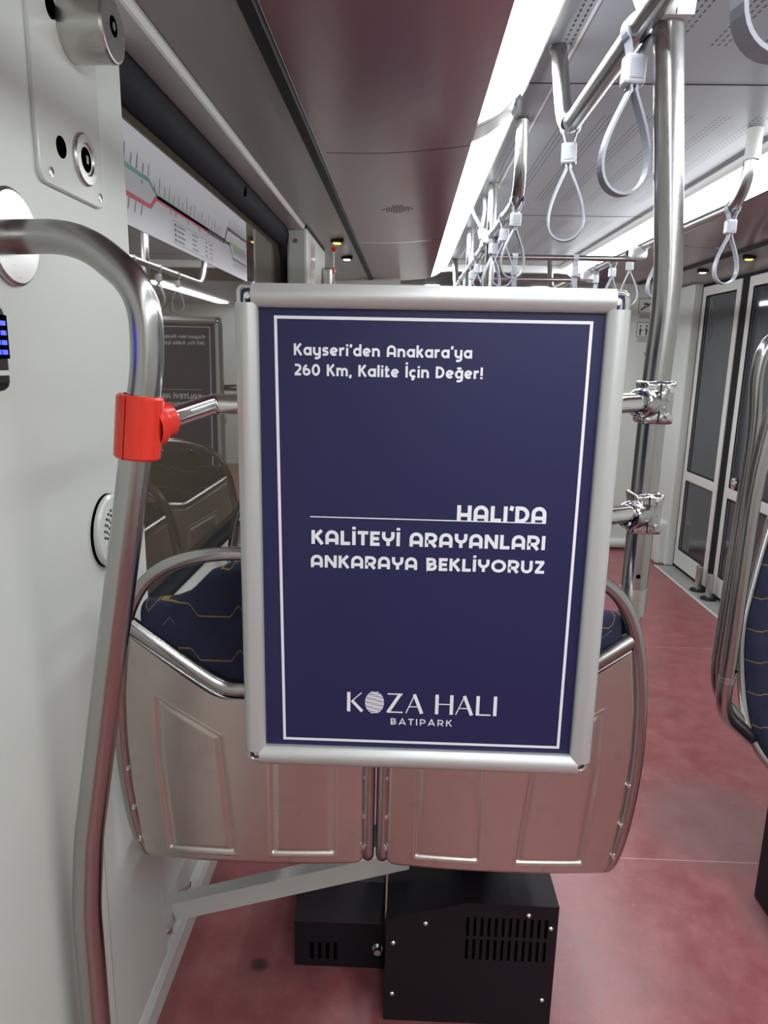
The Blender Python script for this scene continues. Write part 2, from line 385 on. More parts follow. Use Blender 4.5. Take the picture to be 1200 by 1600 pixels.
# portal into the next section
m = MB('trim'); m.prism([(-.54, 2.03), (-.1, 2.06), (.3, 2.10), (1.13, 2.10), (1.5, 2.06), (2.0, 2.0), (2.0, 2.32), (-.54, 2.32)], .06, lambda u, v, d: (u, 5.6 + d, v)); struct(m, 'trim_5', 'pale portal header across the far ceiling')
m = MB('shade'); m.box(XL, XR, 5.66, 6.6, 2.10, 2.16); m.use('ceil').box(XL, XR, 6.6, YE, 2.10, 2.16); struct(m, 'ceiling_far', 'dark ceiling of the next tram section')

# ceiling light strips
def lightstrip(side, name_label):
    f_ = (lambda x: x) if side < 0 else (lambda x: 2 * CX - x)
    for k, (y0, y1) in enumerate(((YB, 2.03), (2.19, 5.58))):
        where = ('near', 'far')[k]
        t = thing('ceiling_light', f'{where} lit white ceiling light strip {name_label}', 'ceiling light', (f_(.22), (y0 + y1) / 2, 2.09), 'long ceiling light strips')
        m = MB('lamp'); N = 6
        g = [[m.v(f_(.17 + .108 * i / N), y, 2.056 + .074 * i / N - .012 * math.sin(PI * i / N)) for i in range(N + 1)] for y in (y0, y1)]
        for i in range(N): m.f([g[0][i], g[0][i + 1], g[1][i + 1], g[1][i]], True)
        m.build('diffuser', t)
        m = MB('trim'); m.prism([(f_(.278), 2.128), (f_(.283), 2.122), (f_(.292), 2.135), (f_(.295), 2.15), (f_(.28), 2.15)], y1 - y0, lambda u, v, d: (u, y0 + d, v)); m.build('frame', t)
        m = MB('lamp_gap')
        ya, yb = (y1, y1 + .078) if k == 0 else (y0 - .078, y0)
        g = [[m.v(f_(.17 + .108 * i / N), y, 2.056 + .074 * i / N - .012 * math.sin(PI * i / N) - (.0 if y in (y0, y1) else -.012)) for i in range(N + 1)] for y in (ya, yb)]
        for i in range(N): m.f([g[0][i], g[0][i + 1], g[1][i + 1], g[1][i]], True)
        m.build('end_cap', t)
lightstrip(-1, 'beside the left maroon ceiling'); lightstrip(1, 'towards the right-hand doors')
for xx, side in ((.22, 'left'), (1.2, 'right')):
    m = MB('lamp'); m.box(xx - .06, xx + .06, 6.7, 9.2, 2.085, 2.099)
    tag(m.build('ceiling_light', origin=(xx, 7.9, 2.09)), f'small lit ceiling light far beyond the portal, {side} one', 'ceiling light', 'long ceiling light strips')

# ------------------------------------------------------------------ lettering
def A_(cx, cy, rx, ry, a0, a1, n=10): return arc(cx, cy, rx, ry, a0, a1, n)
def el(cx, cy, rx, ry): return ('c', arc(cx, cy, rx, ry, 0, 345, 23))
GL = {
 'H': (.78, [[(.1, 0), (.1, 1)], [(.68, 0), (.68, 1)], [(.1, .40), (.68, .40)]]),
 'A': (.80, [[(.1, 0)] + A_(.4, .57, .30, .33, 180, 0) + [(.7, 0)], [(.1, .30), (.7, .30)]]),
 'Λ': (.84, [[(.06, 0), (.42, .97), (.78, 0)], [(.2, .28), (.64, .28)]]),
 'L': (.58, [[(.1, 1), (.1, .1), (.58, .1)]]), 'I': (.2, [[(.1, 0), (.1, 1)]]),
 'İ': (.2, [[(.1, 0), (.1, 1)], [(.1, 1.12), (.1, 1.31)]]),
 'D': (.76, [('c', [(.1, .1), (.1, .9)] + A_(.30, .5, .36, .4, 90, -90))]),
 'K': (.72, [[(.1, 0), (.1, 1)], [(.62, 1.0), (.17, .47)], [(.29, .56), (.66, .0)]]),
 'T': (.64, [[(0, .9), (.64, .9)], [(.32, 0), (.32, .9)]]),
 'E': (.58, [[(.57, .9), (.1, .9), (.1, .1), (.57, .1)], [(.1, .5), (.53, .5)]]),
 'Y': (.76, [[(.1, 1)] + A_(.38, .70, .28, .28, 180, 360) + [(.66, 1)], [(.38, .45), (.38, 0)]]),
 'R': (.74, [[(.1, 0), (.1, .9)] + A_(.38, .64, .26, .26, 90, -90) + [(.1, .38)], [(.36, .40), (.65, .0)]]),
 'P': (.7, [[(.1, 0), (.1, .9)] + A_(.36, .64, .25, .26, 90, -90) + [(.1, .38)]]),
 'N': (.80, [[(.1, 0), (.1, 1)], [(.11, .95), (.69, .05)], [(.7, 0), (.7, 1)]]),
 'B': (.72, [('c', [(.1, .1), (.1, .9)] + A_(.36, .71, .2, .19, 90, -90) + [(.3, .5)]), [(.1, .5), (.38, .5)] + A_(.38, .305, .24, .205, 90, -90) + [(.1, .1)]]),
 'O': (.98, [el(.49, .5, .39, .40)]), 'U': (.76, [[(.1, 1)] + A_(.38, .40, .28, .30, 180, 360) + [(.66, 1)]]),
 'Z': (.68, [[(.03, .9), (.62, .9)], [(.58, .93), (.10, .07)], [(.06, .1), (.66, .1)]]),
 "'": (.18, [[(.13, 1.02), (.06, .74)]]), ',': (.2, [[(.13, .14), (.05, -.16)]]), '!': (.2, [[(.1, 1), (.1, .28)], [(.1, .17), (.1, 0)]]),
 'a': (.70, [el(.35, .36, .26, .27), [(.61, 0), (.61, .72)]]),
 'y': (.68, [[(.1, .72)] + A_(.34, .33, .24, .24, 180, 360) + [(.58, .5)], [(.58, .72)] + A_(.34, -.02, .24, .2, 0, -90) + [(.16, -.22)]]),
 's': (.54, [[(.50, .63)] + A_(.24, .50, .14, .13, 90, 270, 8) + A_(.30, .23, .15, .14, 90, -90, 8) + [(.04, .09)]]),
 'e': (.68, [A_(.35, .36, .26, .27, 8, 318, 16), [(.10, .28), (.60, .42)]]),
 'r': (.46, [[(.1, 0), (.1, .72)], A_(.36, .36, .26, .27, 180, 90) + [(.44, .63)]]),
 'i': (.2, [[(.1, 0), (.1, .72)], [(.1, .83), (.1, 1.0)]]),
 'd': (.70, [el(.35, .36, .26, .27), [(.61, 0), (.61, 1.03)]]),
 'n': (.68, [[(.1, 0), (.1, .72)], A_(.34, .39, .24, .24, 180, 0) + [(.58, 0)]]),
 'k': (.62, [[(.1, 0), (.1, 1.03)], [(.52, .72), (.17, .35)], [(.27, .42), (.56, .0)]]),
 'm': (1.02, [[(.1, 0), (.1, .72)], A_(.305, .42, .205, .21, 180, 0) + [(.51, 0)], A_(.715, .42, .205, .21, 180, 0) + [(.92, 0)]]),
 'l': (.2, [[(.1, 0), (.1, 1.03)]]), 't': (.42, [[(.15, .95), (.15, .09), (.42, .09)], [(0, .63), (.40, .63)]]),
 'ç': (.6, [A_(.35, .36, .26, .27, 48, 312, 14), [(.36, .05), (.37, -.1), (.22, -.18)]]),
 'ğ': (.70, [el(.35, .36, .26, .27), [(.61, .72)] + A_(.37, -.02, .24, .2, 0, -90) + [(.16, -.22)], A_(.36, .98, .15, .13, 195, 345, 8)]),
 '2': (.64, [[(.08, .9)] + A_(.34, .67, .22, .23, 90, -30, 8) + [(.12, .12)], [(.06, .1), (.62, .1)]]),
 '6': (.68, [el(.35, .32, .25, .23), [(.10, .32)] + A_(.50, .42, .40, .50, 180, 108, 8)]),
 '0': (.74, [el(.37, .5, .27, .41)]), ' ': (.34, [])}
def text(mb, s, x0, z0, width, cap, to3, sw=.225, gap=.13, h=.0006):
    tot = sum(GL[c][0] for c in s) + gap * (len(s) - 1); k = width / tot; x = 0; e = 0
    for c in s:
        wd, st = GL[c]
        for q in st:
            cl = isinstance(q, tuple); pts = q[1] if cl else q
            mb.stroke([(x0 + (x + p[0]) * k, z0 + p[1] * cap) for p in pts], sw * (k * .5 + cap * .5), to3, h + (e % 4) * 4e-5, cl); e += 1
        x += wd + gap
LG = {'K': (.75, [(.16, [(.08, 0), (.08, 1)]), (.05, [(.66, .98), (.2, .52)]), (.15, [(.24, .55), (.70, .02)])]),
 'Z': (.82, [(.07, [(.08, .965), (.76, .965)]), (.16, [(.66, .97), (.12, .03)]), (.07, [(.06, .035), (.78, .035)])]),
 'A': (.86, [(.05, [(.04, 0), (.42, .97)]), (.16, [(.40, .98), (.76, .0)]), (.05, [(.17, .34), (.62, .34)])]),
 'H': (.84, [(.16, [(.09, 0), (.09, 1)]), (.16, [(.75, 0), (.75, 1)]), (.05, [(.09, .52), (.75, .52)])]),
 'L': (.70, [(.16, [(.09, 0), (.09, 1)]), (.07, [(.09, .035), (.68, .035)])]), 'I': (.2, [(.16, [(.1, 0), (.1, 1)])]), ' ': (.34, [])}
def logo(mb, x0, z0, width, cap, to3, h=.0006):
    seq = 'K'; parts = ['K', 'o', 'Z', 'A', ' ', 'H', 'A', 'L', 'I']; wd = lambda c: .86 if c == 'o' else LG[c][0]
    gap = .07; tot = sum(wd(c) for c in parts) + gap * 8; k = width / tot; x = 0; e = 0
    for c in parts:
        if c == 'o':
            for i in range(14):
                zc = -.06 + 1.12 * (i + .5) / 14; hw = .43 * math.sqrt(max(0, 1 - ((zc - .5) / .57) ** 2))
                mb.stroke([(x0 + (x + .43 + hw * t) * k, z0 + (zc + .012 * math.sin(i * 2.3 + 3 * t)) * cap) for t in (-1, -.5, 0, .5, 1)], .056 * cap, to3, h)
        else:
            for sw, pts in LG[c][1]:
                mb.stroke([(x0 + (x + p[0]) * k, z0 + p[1] * cap) for p in pts], sw * cap, to3, h + (e % 4) * 4e-5); e += 1
        x += wd(c) + gap

# ------------------------------------------------------------------ advertising poster in a snap frame
def make_poster(loc, label):
    W, Hh = .535, .722                                     # local: x across, z up from the bottom edge, front faces -y
    t = thing('advertising_poster', label, 'poster', loc, 'navy advertising posters on the rails')
    def T(dx): return lambda u, v, d: (loc[0] + u, loc[1] + dx - d, loc[2] + v)
    m = MB('navy', 'white_ink')
    m.use('navy').box(loc[0] - W / 2 + .006, loc[0] + W / 2 - .006, loc[1] - .004, loc[1] + .008, loc[2] + .008, loc[2] + Hh - .008)
    m.use('white_ink'); F3 = T(-.004)
    cx, cz = .032, .824
    q = lambda x, z: (x - cx, z - cz)
    bx = [q(-.181, 1.502), q(.250, 1.502), q(.250, .866), q(-.175, .866)]
    m.stroke(bx, .0042, F3, .0006, True)
    def tx(s, x0, z0, x1, cap, **k): m.use('white_ink'); text(m, s, x0 - cx, z0 - cz, x1 - x0, cap, F3, **k)
    tx("Kayseri'den Anakara'ya", -.156, 1.4515, .090, .0158, sw=.205)
    tx('260 Km, Kalite İçin Değer!', -.156, 1.424, .106, .0158, sw=.205)
    tx("HALI'DA", .079, 1.2215, .207, .0235)
    m.stroke([q(-.134, 1.2225), q(.207, 1.2215)], .0016, F3, .0008)
    tx('KALİTEYİ ARAYANLARI', -.132, 1.1815, .208, .021)
    tx('ANKARAYA BEKLİYORUZ', -.133, 1.146, .210, .0188)
    logo(m, -.078 - cx, .9155 - cz, .231, .0325, F3)
    tx('BATIPARK'.replace('A', 'Λ'), -.0105, .8955, .085, .0108, sw=.15, gap=.24)
    m.build('printed_sheet', t)
    def prof(a, b, horiz, sgn):                            # convex snap profile
        m = MB('alu'); N = 8; w_ = .0315; pr = []
        for i in range(N + 1):
            s_ = i / N; pr.append((s_ * w_, .006 + .0125 * math.sin(PI * (.08 + .84 * s_)) ** .8))
        pr = [(0, -.010)] + pr + [(w_, .004), (w_, 0.0035)]
        A = []; B = []
        for s_, d in pr:
            if horiz: z = (Hh - s_ if sgn > 0 else s_); A.append((loc[0] + a, loc[1] - d, loc[2] + z)); B.append((loc[0] + b, loc[1] - d, loc[2] + z))
            else: x = (W / 2 - s_) * sgn; A.append((loc[0] + x, loc[1] - d, loc[2] + a)); B.append((loc[0] + x, loc[1] - d, loc[2] + b))
        va = [m.v(*p) for p in A]; vb = [m.v(*p) for p in B]
        for i in range(len(pr) - 1): m.f([va[i], va[i + 1], vb[i + 1], vb[i]], 0 < i < N + 1)
        m.f([m.v(*p) for p in A], False); m.f([m.v(*p) for p in B], False)
        m.build('frame_profile', t)
    prof(-W / 2 + .023, W / 2 - .021, True, 1); prof(-W / 2 + .022, W / 2 - .02, True, -1)
    prof(.024, Hh - .026, False, -1); prof(.022, Hh - .027, False, 1)
    for sx in (-1, 1):
        for sz in (0, 1):
            m = MB('clear'); ex = loc[0] + sx * W / 2; ez = loc[2] + sz * Hh; ix = ex - sx * .026; iz = ez + (.026 if sz == 0 else -.026)
            m.tube(fillet([(ex - sx * .004, loc[1] - .004, iz), (ex - sx * .004, loc[1] - .004, ez + (.004 if sz == 0 else -.004)), (ix, loc[1] - .004, ez + (.004 if sz == 0 else -.004))], .02), .0038, 8)
            m.tube(fillet([(ex - sx * .012, loc[1] - .003, iz), (ex - sx * .012, loc[1] - .003, ez + (.012 if sz == 0 else -.012)), (ix, loc[1] - .003, ez + (.012 if sz == 0 else -.012))], .01), .0025, 8)
            m.use('chrome').cyl((ex - sx * .017, loc[1] - .006, ez + (.017 if sz == 0 else -.017)), (ex - sx * .017, loc[1] - .010, ez + (.017 if sz == 0 else -.017)), .004, 10)
            tag(m.build('corner_joint', t), 'clear rounded corner piece')
    return t
make_poster((.032, 1.0, .824), 'large navy advertising poster in silver snap frame, close in front of seats')
make_poster((-.035, 3.25, .892), 'second navy poster, seen only as a reflection in the left window')

# ------------------------------------------------------------------ seats seen from behind
PX = .218
def Ttop(x):
    a = abs(x)
    return .340 + max(0, (math.sqrt((a - .035) ** 2 + .018 ** 2) + (a - .035)) / 2 - .004) * .69
OUT = [(0, .186), (.008, .196), (.02, .203), (.06, .209), (.15, .219), (.25, .2235), (.34, .2205), (.46, .2045), (.6, .18)]
INN = [(0, .200), (.008, .210), (.02, .215), (.06, .2165), (.5, .2165), (.6, .2)]
def inpoly(poly, x, z):                                  # signed distance to a convex polygon, positive inside
    d = 9
    for i in range(len(poly)):
        (x0, z0), (x1, z1) = poly[i], poly[(i + 1) % len(poly)]
        ex, ez = x1 - x0, z1 - z0; l = math.hypot(ex, ez)
        d = min(d, ((x - x0) * ez - (z - z0) * ex) / l)
    return d
PAN = [[(.024, .028), (.043, .268), (.157, .338), (.160, .22), (.146, .028)], [(-.159, .028), (-.160, .338), (-.045, .268), (-.044, .028)]]
def make_seat(side, label, group):
    t = thing('tram_seat', label, 'seat', (0, 0, 0), group)   # local: outer edge towards +x*side
    m = MB('shell'); NU, NV = 200, 230; g = []
    for j in range(NV + 1):
        row = []
        for i in range(NU + 1):
            u = i / NU; xn = -PX + u * (.2045 + PX); z = (j / NV) ** 1.0 * Ttop(xn)
            x = -lerp(INN, z) + u * (lerp(OUT, z) + lerp(INN, z))
            e = min(x + lerp(INN, z), lerp(OUT, z) - x)
            y = .012 * (1 - min(1, e / .012)) ** 2 + .014 * (1 - min(1, z / .016)) ** 2
            d = max(inpoly(p, x, z) for p in PAN)
            y += .0042 * sst(-.0004, .0012, d) * sst(.0, .006, z - .030) - .0022 * sst(.003, .014, d) - .0010 * sst(-.005, -.001, d) * (1 - sst(-.001, .0, d))
            y += .012 * ((x) / .22) ** 2 - .02 * (z - .25)
            row.append(m.v(x * side, y, z))
        g.append(row)
    for j in range(NV):
        for i in range(NU): m.f([g[j][i], g[j][i + 1], g[j + 1][i + 1], g[j + 1][i]], True)
    # return edge so that the sheet has a thickness
    for i in range(NU):
        A, B = g[0][i], g[0][i + 1]
        C = m.v(B.co.x, B.co.y + .05, B.co.z + .012); D = m.v(A.co.x, A.co.y + .05, A.co.z + .012); m.f([A, B, C, D], True)
    sh = m.build('shell', t)
    # polished rolled band along the V-shaped top edge
    pts = []
    for k in range(41):
        x = -.206 + .404 * k / 40; pts.append((x * side, .010 - .02 * (Ttop(x) - .25) + .012 * (x / .22) ** 2, Ttop(x) + .017))
    m = MB('tube'); m.tube(pts, .0145, 14)
    m.tube([(p[0], p[1] - .005, p[2] - .019) for p in pts], .0034, 8); tag(m.build('top_band', t), 'polished rolled top edge')
    # tube frame round the shell, arching over the top
    f1 = [(.186, .08, .001), (.188, .05, .0), (.199, .026, .008), (.2135, .02, .06), (.225, .018, .15), (.2295, .016, .25), (.2245, .012, .36), (.207, .008, .47), (.178, .004, .535), (.138, .0, .573), (.08, -.002, .596), (0, -.003, .606)]
    f2 = [(-.08, -.002, .596), (-.138, .0, .573), (-.182, .004, .528), (-.206, .008, .46), (-.2175, .012, .38), (-.2195, .016, .25), (-.2195, .02, .06), (-.2195, .022, .02), (-.2185, .05, .002), (-.2185, .08, .002)]
    def smooth(p, k=2):
        p = [Vector(q) for q in p]
        for _ in range(k):
            o = [p[0]]
            for a, b in zip(p, p[1:]): o += [a * .75 + b * .25, a * .25 + b * .75]
            o.append(p[-1]); p = o
        return p
    m = MB('tube'); m.tube([(p.x * side, p.y + .004, p.z) for p in smooth(f1 + f2)], .0118, 14); m.build('tube_frame', t)
    for zz in (.045, .11, .19):
        for sx, tab in ((1, OUT), (-1, INN)):
            m = MB('chrome'); x = (lerp(tab, zz) - .004) * sx * side; m.cyl((x, .010, zz), (x, .018, zz), .0028, 10); m.build('rivet', sh)
    # upholstered back
    top = [(-.205, .498), (-.17, .499), (-.10, .509), (-.08, .522), (-.05, .560), (-.02, .575), (0, .578), (.02, .575), (.05, .560), (.08, .522), (.10, .512), (.17, .499), (.20, .490)]
    m = MB('fabric'); NU, NV = 48, 24; fr = []; bk = []
    for j in range(NV + 1):
        r0 = []; r1 = []
        for i in range(NU + 1):
            x = -.200 + .378 * i / NU; zt = lerp(top, x * .82) ; zb = Ttop(x) - .02; v = j / NV; z = zb + (zt - zb) * v
            e = min(1, min(1 - v, .6) * (zt - zb) / .022); pad = .018 * math.sqrt(max(0, 1 - (1 - e) ** 2))
            yb = .035 - .02 * (z - .25)
            r0.append(m.v(x * side, yb - pad, z)); r1.append(m.v(x * side, yb + .02 + pad, z))
        fr.append(r0); bk.append(r1)
    for j in range(NV):
        for i in range(NU):
            m.f([fr[j][i], fr[j][i + 1], fr[j + 1][i + 1], fr[j + 1][i]], True); m.f([bk[j][i], bk[j + 1][i], bk[j + 1][i + 1], bk[j][i + 1]], True)
    for i in range(NU): m.f([fr[NV][i], fr[NV][i + 1], bk[NV][i + 1], bk[NV][i]], True)
    for j in range(NV):
        for k in (0, NU): m.f([fr[j][k], fr[j + 1][k], bk[j + 1][k], bk[j][k]], True)
    tag(m.build('upholstery', t), 'navy patterned fabric back pad')
    m = MB('fabric'); m.box(-.205, .205, .07, .47, -.03, .035, .02, seg=3); m.build('cushion', t)
    m = MB('dark'); m.box(-.06, .06, .36, .45, -.208, -.031, .01); m.build('pedestal', t)
    return t
sL = make_seat(-1, 'steel-backed tram seat at the left, nearest the wall, behind the poster', 'steel-backed seats seen from behind')
sR = make_seat(1, 'steel-backed tram seat at the right of the pair, beside the aisle', 'steel-backed seats seen from behind')
sL.location = (-.268, 1.12, .524); sR.location = (.1975, 1.12, .524)
c = copy_tree(sL); c.location = (-.268, 1.93, .524); c['label'] = 'second-row steel-backed seat by the window, partly visible left of the poster'
c = copy_tree(sL); c.location = (-.268, 2.62, .524); c['label'] = 'third-row steel-backed seat by the window, mirrored in the glass'

# ------------------------------------------------------------------ left grab pole with red clamp
t = thing('grab_pole', 'bent steel grab pole on the left wall, with red clamp', 'pole', (-.478, .93, 0))
pth = fillet([(-.519, .955, 1.594), (-.425, .952, 1.596), (-.338, .93, 1.53), (-.336, .93, 1.44), (-.352, .93, 1.36), (-.466, .93, .724), (-.478, .93, .60), (-.478, .93, .0)], [.05, .085, .05, .05, .03, .03], 10)
m = MB('tube'); m.tube(pth, .0215, 24); m.build('tube', t)
m = MB('steel'); m.lathe([(.058, 0), (.061, .003), (.061, .006), (.057, .009), (0, .010)], (-.5195, .955, 1.594), (1, 0, 0), 40); 
m.build('wall_flange', t)
def onpole(z): return -.352 + (-.466 + .352) * (1.36 - z) / (1.36 - .724)
m = MB('red_clamp'); za, zb = 1.312, 1.396
a_ = Vector((onpole(za) + .002, .93, za)); b_2 = Vector((onpole(zb) - .004, .93, zb)); ax = (b_2 - a_).normalized(); L_ = (b_2 - a_).length
u_ = ax.cross(Vector((0, 1, 0))).normalized(); w_ = ax.cross(u_)
def sector(m, a0, a1, r0, r1):
    n = 20
    def P(r, a, h): return tuple(a_ + ax * h + (u_ * math.cos(a) + w_ * math.sin(a)) * r)
    for k in range(n):
        p, q = a0 + (a1 - a0) * k / n, a0 + (a1 - a0) * (k + 1) / n
        m.quad(P(r1, p, .003), P(r1, q, .003), P(r1, q, L_ - .003), P(r1, p, L_ - .003), smooth=True)
        for (h0, h1, hh) in ((.003, 0, 0), (L_ - .003, L_, L_)):
            m.quad(P(r1, p, h0), P(r1, q, h0), P(r1 - .003, q, h1), P(r1 - .003, p, h1)); m.quad(P(r1 - .003, p, hh), P(r1 - .003, q, hh), P(r0, q, hh), P(r0, p, hh))
    for p in (a0, a1): m.quad(P(r0, p, 0), P(r1, p, 0), P(r1, p, L_), P(r0, p, L_))
g0 = math.atan2(Vector((-.26, -.93, 0)).dot(w_), Vector((-.26, -.93, 0)).dot(u_))
sector(m, g0 + .035, g0 + PI, .022, .0305); sector(m, g0 + PI, g0 + 2 * PI - .035, .022, .0305)
bd = Vector((-.285 + .352, .13, .02)).normalized(); c0 = a_ + ax * L_ * .5
m.lathe([(.034, .010), (.033, .026), (.027, .034), (.025, .050), (.020, .056), (.0155, .056)], c0, bd, 20)
m.build('clamp', t)

# chrome cross rails behind the poster
m = MB('chrome'); m.tube(fillet([tuple(c0 + bd * .05), (-.287, 1.055, 1.378), (.30, 1.06, 1.39), (.386, 1.145, 1.389)], [.012, .03], 6), .0152, 18)
tag(m.build('cross_rail', origin=(.05, 1.06, 1.38)), 'upper chrome rail from red clamp to the right pole behind the poster', 'rail')
m = MB('chrome'); m.tube(fillet([(-.2, 1.06, 1.215), (.30, 1.06, 1.219), (.386, 1.145, 1.21)], [.03], 6), .0152, 18)
tag(m.build('cross_rail', origin=(.1, 1.06, 1.215)), 'lower chrome rail from behind the poster to the right pole', 'rail')

# ------------------------------------------------------------------ right stanchion beside the pair of seats
t = thing('grab_pole', 'tall steel pole right of the poster with two chrome clamps', 'pole', (.40, 1.16, .6))
m = MB('tube'); m.tube(fillet([(.400, 1.165, 1.045), (.4005, 1.16, 1.42), (.406, 1.16, 1.56), (.362, 1.16, 1.985)], [.06, .12], 10), .0215, 24)
m.build('tube', t)
m = MB('steel'); m.tube([(.400, 1.165, 1.075), (.400, 1.165, 1.028)], .0222, 24); m.tube([(.3995, 1.166, 1.03), (.398, 1.18, .62)], .018, 20)
m.use('slot').cyl((.398, 1.143, 1.10), (.398, 1.1425, 1.10), .004, 10); m.build('lower_sleeve', t)
def jclamp(z):
    m = MB('cast_chrome'); x, y = .401, 1.16
    h, w1, w2 = .034, .027, .0225
    sec = [(-w1, -h), (w1, -h), (w2, -h * .45), (w2, h * .45), (w1, h), (-w1, h), (-w2, h * .45), (-w2, -h * .45)]
    b = bmesh.new(); A = [b.verts.new((x + u, y - .026, z + v)) for u, v in sec]; B = [b.verts.new((x + u, y + .026, z + v)) for u, v in sec]
    b.faces.new(A[::-1]); b.faces.new(B)
    for i in range(8): b.faces.new([A[i], A[(i + 1) % 8], B[(i + 1) % 8], B[i]])
    bmesh.ops.recalc_face_normals(b, faces=b.faces); bmesh.ops.bevel(b, geom=list(b.edges), offset=.007, segments=4, affect='EDGES', profile=.5); m.merge(b, True)
    m.lathe([(.024, .012), (.024, .030), (.0225, .036), (.0225, .042), (.0205, .045), (.0153, .045)], (x - .006, y - .006, z), (-.70, -.71, 0), 24)
    jc = m.build('joint_clamp', t)
    m = MB('dark'); m.box(x - .001, x + .001, y - .0275, y - .02, z - .030, z + .030); m.build('clamp_seam', jc)
    for sz in (.021, -.021): m = MB('steel'); m.cyl((x + .016, y - .0255, z + sz), (x + .016, y - .030, z + sz), .0055, 6); m.build('clamp_bolt', jc)
jclamp(1.389); jclamp(1.208)
m = MB('white_cast'); m.hexa([(.343, 1.128, 1.93), (.392, 1.128, 1.93), (.392, 1.19, 1.93), (.343, 1.19, 1.93), (.318, 1.11, 2.0), (.392, 1.11, 2.0), (.392, 1.21, 2.0), (.318, 1.21, 2.0)])
m.box(.31, .392, 1.11, 1.21, 1.9985, 2.15, .012); m.use('dark').box(.3655, .3668, 1.126, 1.1285, 1.931, 1.9985); tag(m.build('ceiling_bracket', t), 'pale cast bracket')

# ------------------------------------------------------------------ overhead hand rails
RX, RZ = .335, 1.94
def rail(pts, rads, label, sleeves=(), clamp=(), r=.0185):
    t = thing('hand_rail', label, 'rail', pts[0], 'overhead hand rails')
    m = MB('tube'); m.tube(fillet(pts, rads, 10), r, 20); m.build('tube', t)
    for a, b in sleeves: m = MB('trim'); m.cyl(a, b, r + .004, 20); m.build('ceiling_sleeve', t)
    for p in clamp:
        m = MB('white_cast'); m.box(p[0] - .035, p[0] + .035, p[1] - .03, p[1] + .03, p[2] - .026, p[2] + .026, .012, seg=3); m.build('joint', t)
rail([(RX, -2.2, RZ), (RX, 1.70, RZ), (.328, 1.80, 2.15)], [.09], 'nearest left overhead steel rail, passing the right pole top', [((.328, 1.797, 2.146), (.328, 1.80, 2.1495))])
rail([(.327, 2.30, 2.15), (RX, 2.34, RZ), (RX, 3.04, RZ)], [.10], 'second left overhead rail, ending at the far vertical pole', [], [(RX, 3.08, RZ)])
rail([(RX, 3.12, RZ), (RX, 5.2, RZ), (.33, 5.3, 2.15)], [.1], 'farthest left overhead rail beyond the vertical pole')
rail([(1.035, 2.355, 2.15), (1.03, 2.37, RZ), (1.012, 2.9, RZ), (1.0, 5.2, RZ), (1.0, 5.3, 2.15)], [.11, .1, .1], 'right overhead rail with upturned end in front of light strip', [((1.035, 2.355, 2.06), (1.035, 2.355, 2.149))])
rail([(RX, 3.25, 1.89), (.985, 3.25, 1.89)], [], 'nearer crosswise overhead bar above the poster', [], [(.99, 3.25, 1.915)], .012)
rail([(RX, 4.1, 1.89), (.98, 4.1, 1.89)], [], 'farther crosswise overhead bar above the poster', [], [(.985, 4.1, 1.915)], .012)
m = MB('tube'); m.tube([(RX, 3.08, .0), (RX, 3.08, 2.15)], .0185, 20); tag(m.build('vertical_pole', origin=(RX, 3.08, 0)), 'far vertical steel pole rising behind the poster to the ceiling', 'pole')
m = MB('tube'); m.tube([(RX, 4.1, .0), (RX, 4.1, 2.15)], .0185, 20); tag(m.build('vertical_pole', origin=(RX, 4.1, 0)), 'farthest vertical steel pole, meeting the second crosswise bar', 'pole')
t = thing('poster_stand', 'steel post and crossbar carrying the second poster', 'stand', (.30, 3.33, 0))
m = MB('tube'); m.tube(fillet([(.30, 3.33, 0), (.30, 3.33, 1.30), (-.50, 3.33, 1.30)], .05), .016, 14); m.build('post', t)
m = MB('tube'); m.tube([(.285, 3.285, 1.15), (-.30, 3.285, 1.15)], .014, 14); m.tube([(.285, 3.285, 1.15), (.30, 3.33, 1.15)], .014, 14); m.build('crossbar', t)

# hand straps
def strap_parts(t, rr):
    rr += .0025
    wrap = [(.007, -.040)] + [(x, z) for x, z in arc(0, 0, rr, rr, -50, 230, 20)] + [(-.007, -.040)]
    m = MB('strap'); m.band(wrap, .003, .022, closed=False); m.build('wrap_band', t)
    m = MB('buckle'); m.box(-.016, .016, -.0135, .0135, -.078, -.036, .004, seg=2); m.use('strap').box(-.010, .010, -.0145, -.0130, -.070, -.044); m.build('buckle', t)
    loop = []
    for k in range(48):
        a = 2 * PI * (k + .0) / 48; loop.append((.0535 * math.sin(a) * abs(math.sin(a / 2)) ** 1.5 + (.003 if 0 < k < 4 else -.003 if k > 44 else 0), -.074 - .158 * (1 - math.cos(a)) / 2))
    m = MB('strap'); m.band(loop, .0042, .021); m.build('loop', t)
protos = {}
def strap(x, y, z, r, label, rot=0, tilt=0):
    t = thing('hand_strap', label, 'hand strap', (0, 0, 0), 'grey hanging hand straps')
    if r not in protos: strap_parts(t, r); protos[r] = t
    else:
        for ch in protos[r].children: d = ch.copy(); COL.objects.link(d); d.parent = t
    t.location = (x, y, z); t.rotation_euler = (0, tilt, rot)
strap(RX, .69, RZ, .0185, 'very near hand strap cut off by the top right corner', .15, .135)
strap(RX, 1.20, RZ, .0185, 'largest fully visible hand strap, left of the right pole', .12, .02)
strap(RX, 1.645, RZ, .0185, 'hand strap at the upturned end of the nearest left rail', -.25, -.02)
strap(RX, 2.38, RZ, .0185, 'hand strap at the start of the second left rail', .1, .03)
strap(RX, 2.66, RZ, .0185, 'middle hand strap on the second left rail', -.1, .0)
strap(RX, 2.98, RZ, .0185, 'hand strap just before the far vertical pole', .3, .02)
strap(RX, 3.33, RZ, .0185, 'flipped hand strap standing up over the rail', .5, PI - .25)
